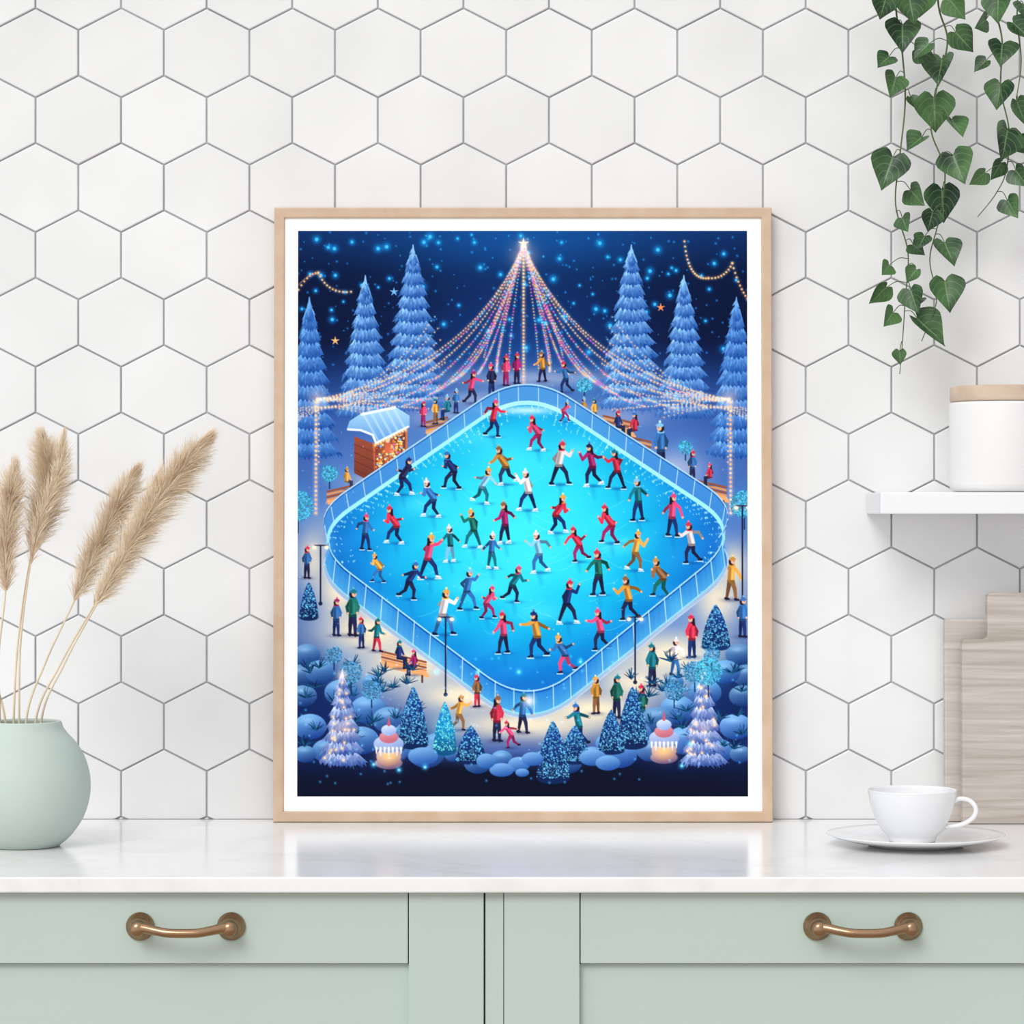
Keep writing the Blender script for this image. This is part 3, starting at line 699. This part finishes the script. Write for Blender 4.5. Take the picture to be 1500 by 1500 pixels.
# ---------------------------------------------------------------- ivy
iv=empty('hanging_ivy')
iy=-0.075
def IP(px,py,dy=0): y=iy+dy; return Vector((WX(px,y),y,WZ(py,y)))
vines=[[(1322,-260),(1318,-120),(1312,0),(1322,80),(1326,150),(1318,230),(1312,300),(1330,370),(1326,440),(1322,500),(1318,548)],
       [(1380,-260),(1378,-120),(1374,0),(1388,60),(1372,130),(1364,190),(1384,250),(1376,320),(1362,380),(1372,440),(1350,500)],
       [(1462,-260),(1464,-120),(1458,0),(1468,60),(1466,130),(1478,190),(1474,250),(1458,285),(1432,318)],
       [(1500,-260),(1497,-100),(1490,20),(1496,90),(1488,150)]]
sv=[];sf=[]
for n_,vn in enumerate(vines):
    cs=catmull([tuple(IP(a,b_,0.01*math.sin(b_*0.02+n_))) for a,b_ in vn],8); m=len(cs)
    v_,f_=tube_data(cs,[0.0013-0.0008*i/(m-1) for i in range(m)],7,len(sv)); sv+=v_; sf+=f_
leaves=[(1298,8,40,20),(1332,12,46,-25),(1322,54,56,5),(1346,84,40,-55),(1302,94,34,50),(1312,128,44,30),(1334,150,22,-40),
 (1308,250,62,15),(1334,292,42,-30),(1322,330,32,-10),(1338,368,30,-45),(1302,398,28,40),(1298,434,40,55),(1334,440,44,-30),(1308,470,36,35),(1344,488,66,-55),(1318,522,24,10),
 (1362,6,42,30),(1392,14,42,-40),(1400,62,46,-60),(1360,76,36,50),(1380,104,54,5),(1368,162,60,10),(1394,190,46,-35),(1350,214,40,50),(1396,246,58,-25),(1380,296,58,-5),(1366,322,34,25),
 (1354,356,30,50),(1384,372,50,-20),(1342,404,28,60),(1384,430,56,-25),(1348,446,26,45),
 (1462,10,50,10),(1444,40,34,55),(1484,46,40,-50),(1468,80,46,0),(1444,98,28,50),(1466,138,46,15),(1490,162,42,-40),(1476,210,60,5),(1496,214,36,-40),(1466,250,34,30),(1488,262,38,-30),(1442,264,32,60),(1476,306,38,-30),(1500,20,40,-20)]
lv=[];lf=[];luv=[];pv=[];pf=[]
nu,nv=8,10
wk=[(0,.46),(.12,.53),(.28,.53),(.45,.44),(.62,.30),(.78,.165),(.9,.07),(1,.0)]
for (px,py,sz,rot) in leaves:
    dy=random.uniform(-0.022,0.012); S=sz*0.78e-3*0.86
    att=IP(px,py-sz*0.32,dy)
    a=math.radians(rot*0.8+random.uniform(-12,12))
    R_=Matrix.Rotation(a,3,'Y')@Matrix.Rotation(math.radians(random.uniform(-42,14)),3,'X')@Matrix.Rotation(math.radians(random.uniform(-45,45)),3,'Z')
    o=len(lv); cup=random.uniform(0.2,0.5); asym=random.uniform(.88,1.1)
    for j in range(nv+1):
        t=j/nv; w=np.interp(t,[q[0] for q in wk],[q[1] for q in wk])*1.06
        for i in range(nu+1):
            u=-1+2*i/nu; yt=-0.20*math.sin(math.pi*min(1,abs(u)*1.08))*(1-t)**1.5+0.0
            x=u*w*(asym if u>0 else 1); zz=-(t+yt)
            dep=-abs(u)**1.3*w*cup+0.10*t*t+0.02*math.sin(6*t+u*3)
            v3=R_@Vector((x*S,dep*S*1.0,zz*S)); lv.append(att+v3); luv.append(((u+1)/2,t))
    for j in range(nv):
        for i in range(nu):
            q=o+j*(nu+1)+i; lf.append((q,q+1,q+nu+2,q+nu+1))
    best=min((Vector(x) for x in sv[::7]),key=lambda s:(s-att).length+abs(s.z-att.z-0.012)*0.6)
    mid=(best+att)/2+Vector((0,-0.004,0.004))
    cs=catmull([tuple(best),tuple(mid),tuple(att)],4); v_,f_=tube_data(cs,0.0005,5,len(pv)); pv+=v_; pf+=f_
mk('vine_stems',sv,sf,m_vine,iv,smooth=True); mk('leaf_stalks',pv,pf,m_vine,iv,smooth=True)
lo=mk('ivy_leaves',lv,lf,m_leaf,iv,smooth=True,recalc=False)
ul=lo.data.uv_layers.new(name='UVMap')
vi=np.zeros(len(lo.data.loops),np.int32); lo.data.loops.foreach_get('vertex_index',vi)
ul.data.foreach_set('uv',np.array(luv,np.float32)[vi].ravel())
box('wall_planter',IP(1280,0).x,IP(1560,0).x,-0.15,-0.001,2.02,2.14,m_soil,iv,bev=0.01)

# ---------------------------------------------------------------- floating shelf + canister
sy0=-0.135
xs0=WX(1290,sy0); zs1=WZ(721,sy0); zs0=WZ(753,sy0)
sh=box('floating_shelf',xs0,xs0+0.60,sy0,-0.0008,zs0,zs1,m_white,None,bev=0.0015)
cy=-0.068; ccx=WX(1468,cy); R=77*(D+cy)/F
can=empty('storage_canister',(ccx,cy,zs1+0.0002))
hb=0.1035
lathe('canister_body',[(0,0),(R-0.010,0),(R-0.004,0.0015),(R-0.001,0.005),(R,0.010),(R,hb-0.004),(R-0.0008,hb-0.001),(R-0.003,hb),(R-0.006,hb),(R-0.006,0.01),(0,0.008)],m_matte,can,96)
lathe('wooden_lid',[(0,hb-0.004),(R-0.0075,hb-0.004),(R-0.0075,hb+0.0002),(R-0.0015,hb+0.0004),(R-0.0008,hb+0.002),(R-0.0008,hb+0.0155),(R-0.0025,hb+0.0180),(0,hb+0.0182)],m_lid,can,96)

# ---------------------------------------------------------------- cutting boards
def board(name,pts,y0,th,mat,lean):
    yb=y0
    P2=[]
    m=len(pts)
    for i,(x,z,r) in enumerate(pts):
        c=np.array((x,z)); a=np.array(pts[i-1][:2])-c; b_=np.array(pts[(i+1)%m][:2])-c
        a=c+a/np.linalg.norm(a)*r; b_=c+b_/np.linalg.norm(b_)*r
        for u in np.linspace(0,1,7): P2.append(tuple((1-u)**2*a+2*u*(1-u)*c+u*u*b_))
    n=len(P2); x0=sum(p[0] for p in P2)/n
    v=[(p[0]-x0,-th,p[1]-ZC) for p in P2]+[(p[0]-x0,0,p[1]-ZC) for p in P2]
    f=[tuple(range(n)),tuple(range(2*n-1,n-1,-1))]+[(i,(i+1)%n,n+(i+1)%n,n+i) for i in range(n)]
    o=mk(name,v,f,mat); o.location=(x0,yb,ZC+0.0002); o.rotation_euler=(math.radians(lean),0,0)
    md=o.modifiers.new('b','BEVEL'); md.width=0.0014; md.segments=2; md.limit_method='ANGLE'; md.angle_limit=math.radians(60)
    return o
q=-0.03
bx=lambda p:WX(p,q); bz=lambda p:WZ(p,q)
board('cutting_board',[(bx(1385),ZC,.003),(bx(1640),ZC,.003),(bx(1640),bz(908),.008),(bx(1385),bz(908),.004)],-0.014,0.016,m_bb,-1.2)
q=-0.055
fb=board('cutting_board',[(bx(1410),ZC,.003),(bx(1640),ZC,.003),(bx(1640),bz(937),.012),(bx(1603),bz(937),.012),(bx(1603),bz(869),.01),(bx(1447),bz(869),.006),(bx(1447),bz(937),.006),(bx(1410),bz(937),.006)],-0.038,0.018,m_bf,-1.0)

# ---------------------------------------------------------------- cup and saucer
cyy=-0.270; ccx=WX(1341,cyy)
sa=lathe('saucer',[(0,0.0022),(0.042,0.0022),(0.044,0.0),(0.050,0.0),(0.052,0.0022),(0.072,0.0052),(0.090,0.0098),(0.0952,0.0122),(0.0958,0.0130),(0.0950,0.0136),(0.089,0.0118),(0.072,0.0078),(0.052,0.0052),(0.034,0.0048),(0,0.0048)],m_china,None,128,(ccx,cyy,ZC+0.0002))
cup=empty('tea_cup',(WX(1336,cyy),cyy,ZC+0.0052))
cp=[(0,0.002),(0.021,0.002),(0.022,0.0),(0.0245,0.0),(0.0255,0.0025),(0.0268,0.006),(0.0325,0.0125),(0.0385,0.023),(0.0432,0.036),(0.0462,0.048),(0.0478,0.0575),(0.0482,0.0592),(0.0474,0.0598),(0.0462,0.058),(0.0442,0.047),(0.0410,0.035),(0.0362,0.023),(0.0300,0.0135),(0.02,0.008),(0,0.0065)]
pr=catmull([(a,b_*.93,0) for a,b_ in cp],3); pr=[(max(0,p[0]),p[1]) for p in pr]
lathe('cup_bowl',pr,m_china,cup,128)
hp=catmull([(0.0420,0,0.043),(0.052,0,0.0465),(0.0625,0,0.044),(0.0680,0,0.036),(0.0655,0,0.027),(0.056,0,0.020),(0.046,0,0.0172),(0.0345,0,0.0158)],8)
v_,f_=tube_data(hp,0.0026,14); h=mk('cup_handle',v_,f_,m_china,cup,smooth=True); h.rotation_euler=(0,0,math.radians(-12))

# ---------------------------------------------------------------- light
w=bpy.data.worlds.new('World'); scene.world=w; w.use_nodes=True; wn=w.node_tree
bg=wn.nodes['Background']
tc=wn.nodes.new('ShaderNodeTexCoord'); vm=wn.nodes.new('ShaderNodeVectorMath'); vm.operation='DOT_PRODUCT'
ld=Vector((-0.55,-0.45,0.70)).normalized(); vm.inputs[1].default_value=ld
wn.links.new(tc.outputs['Generated'],vm.inputs[0])
mr=wn.nodes.new('ShaderNodeMapRange'); mr.interpolation_type='SMOOTHSTEP'
mr.inputs['From Min'].default_value=-0.5; mr.inputs['From Max'].default_value=0.9; mr.inputs['To Min'].default_value=0.46; mr.inputs['To Max'].default_value=1.04
wn.links.new(vm.outputs['Value'],mr.inputs['Value']); wn.links.new(mr.outputs['Result'],bg.inputs['Strength'])
bg.inputs['Color'].default_value=(0.985,0.992,1.0,1)
sd=bpy.data.lights.new('window_sun','SUN'); sd.energy=1.4; sd.angle=math.radians(26); sd.color=(1.0,0.995,0.985)
so=bpy.data.objects.new('window_sun',sd); scene.collection.objects.link(so)
dirv=Vector((0.42,0.95,-0.80)); so.rotation_euler=dirv.to_track_quat('-Z','Y').to_euler()

cam=bpy.data.cameras.new('camera'); cam.lens=36*F/1500; cam.sensor_width=36; cam.clip_start=0.05
co_=bpy.data.objects.new('camera',cam); co_.location=(0,-D,CZ); co_.rotation_euler=(math.radians(90),0,0); scene.collection.objects.link(co_); scene.camera=co_
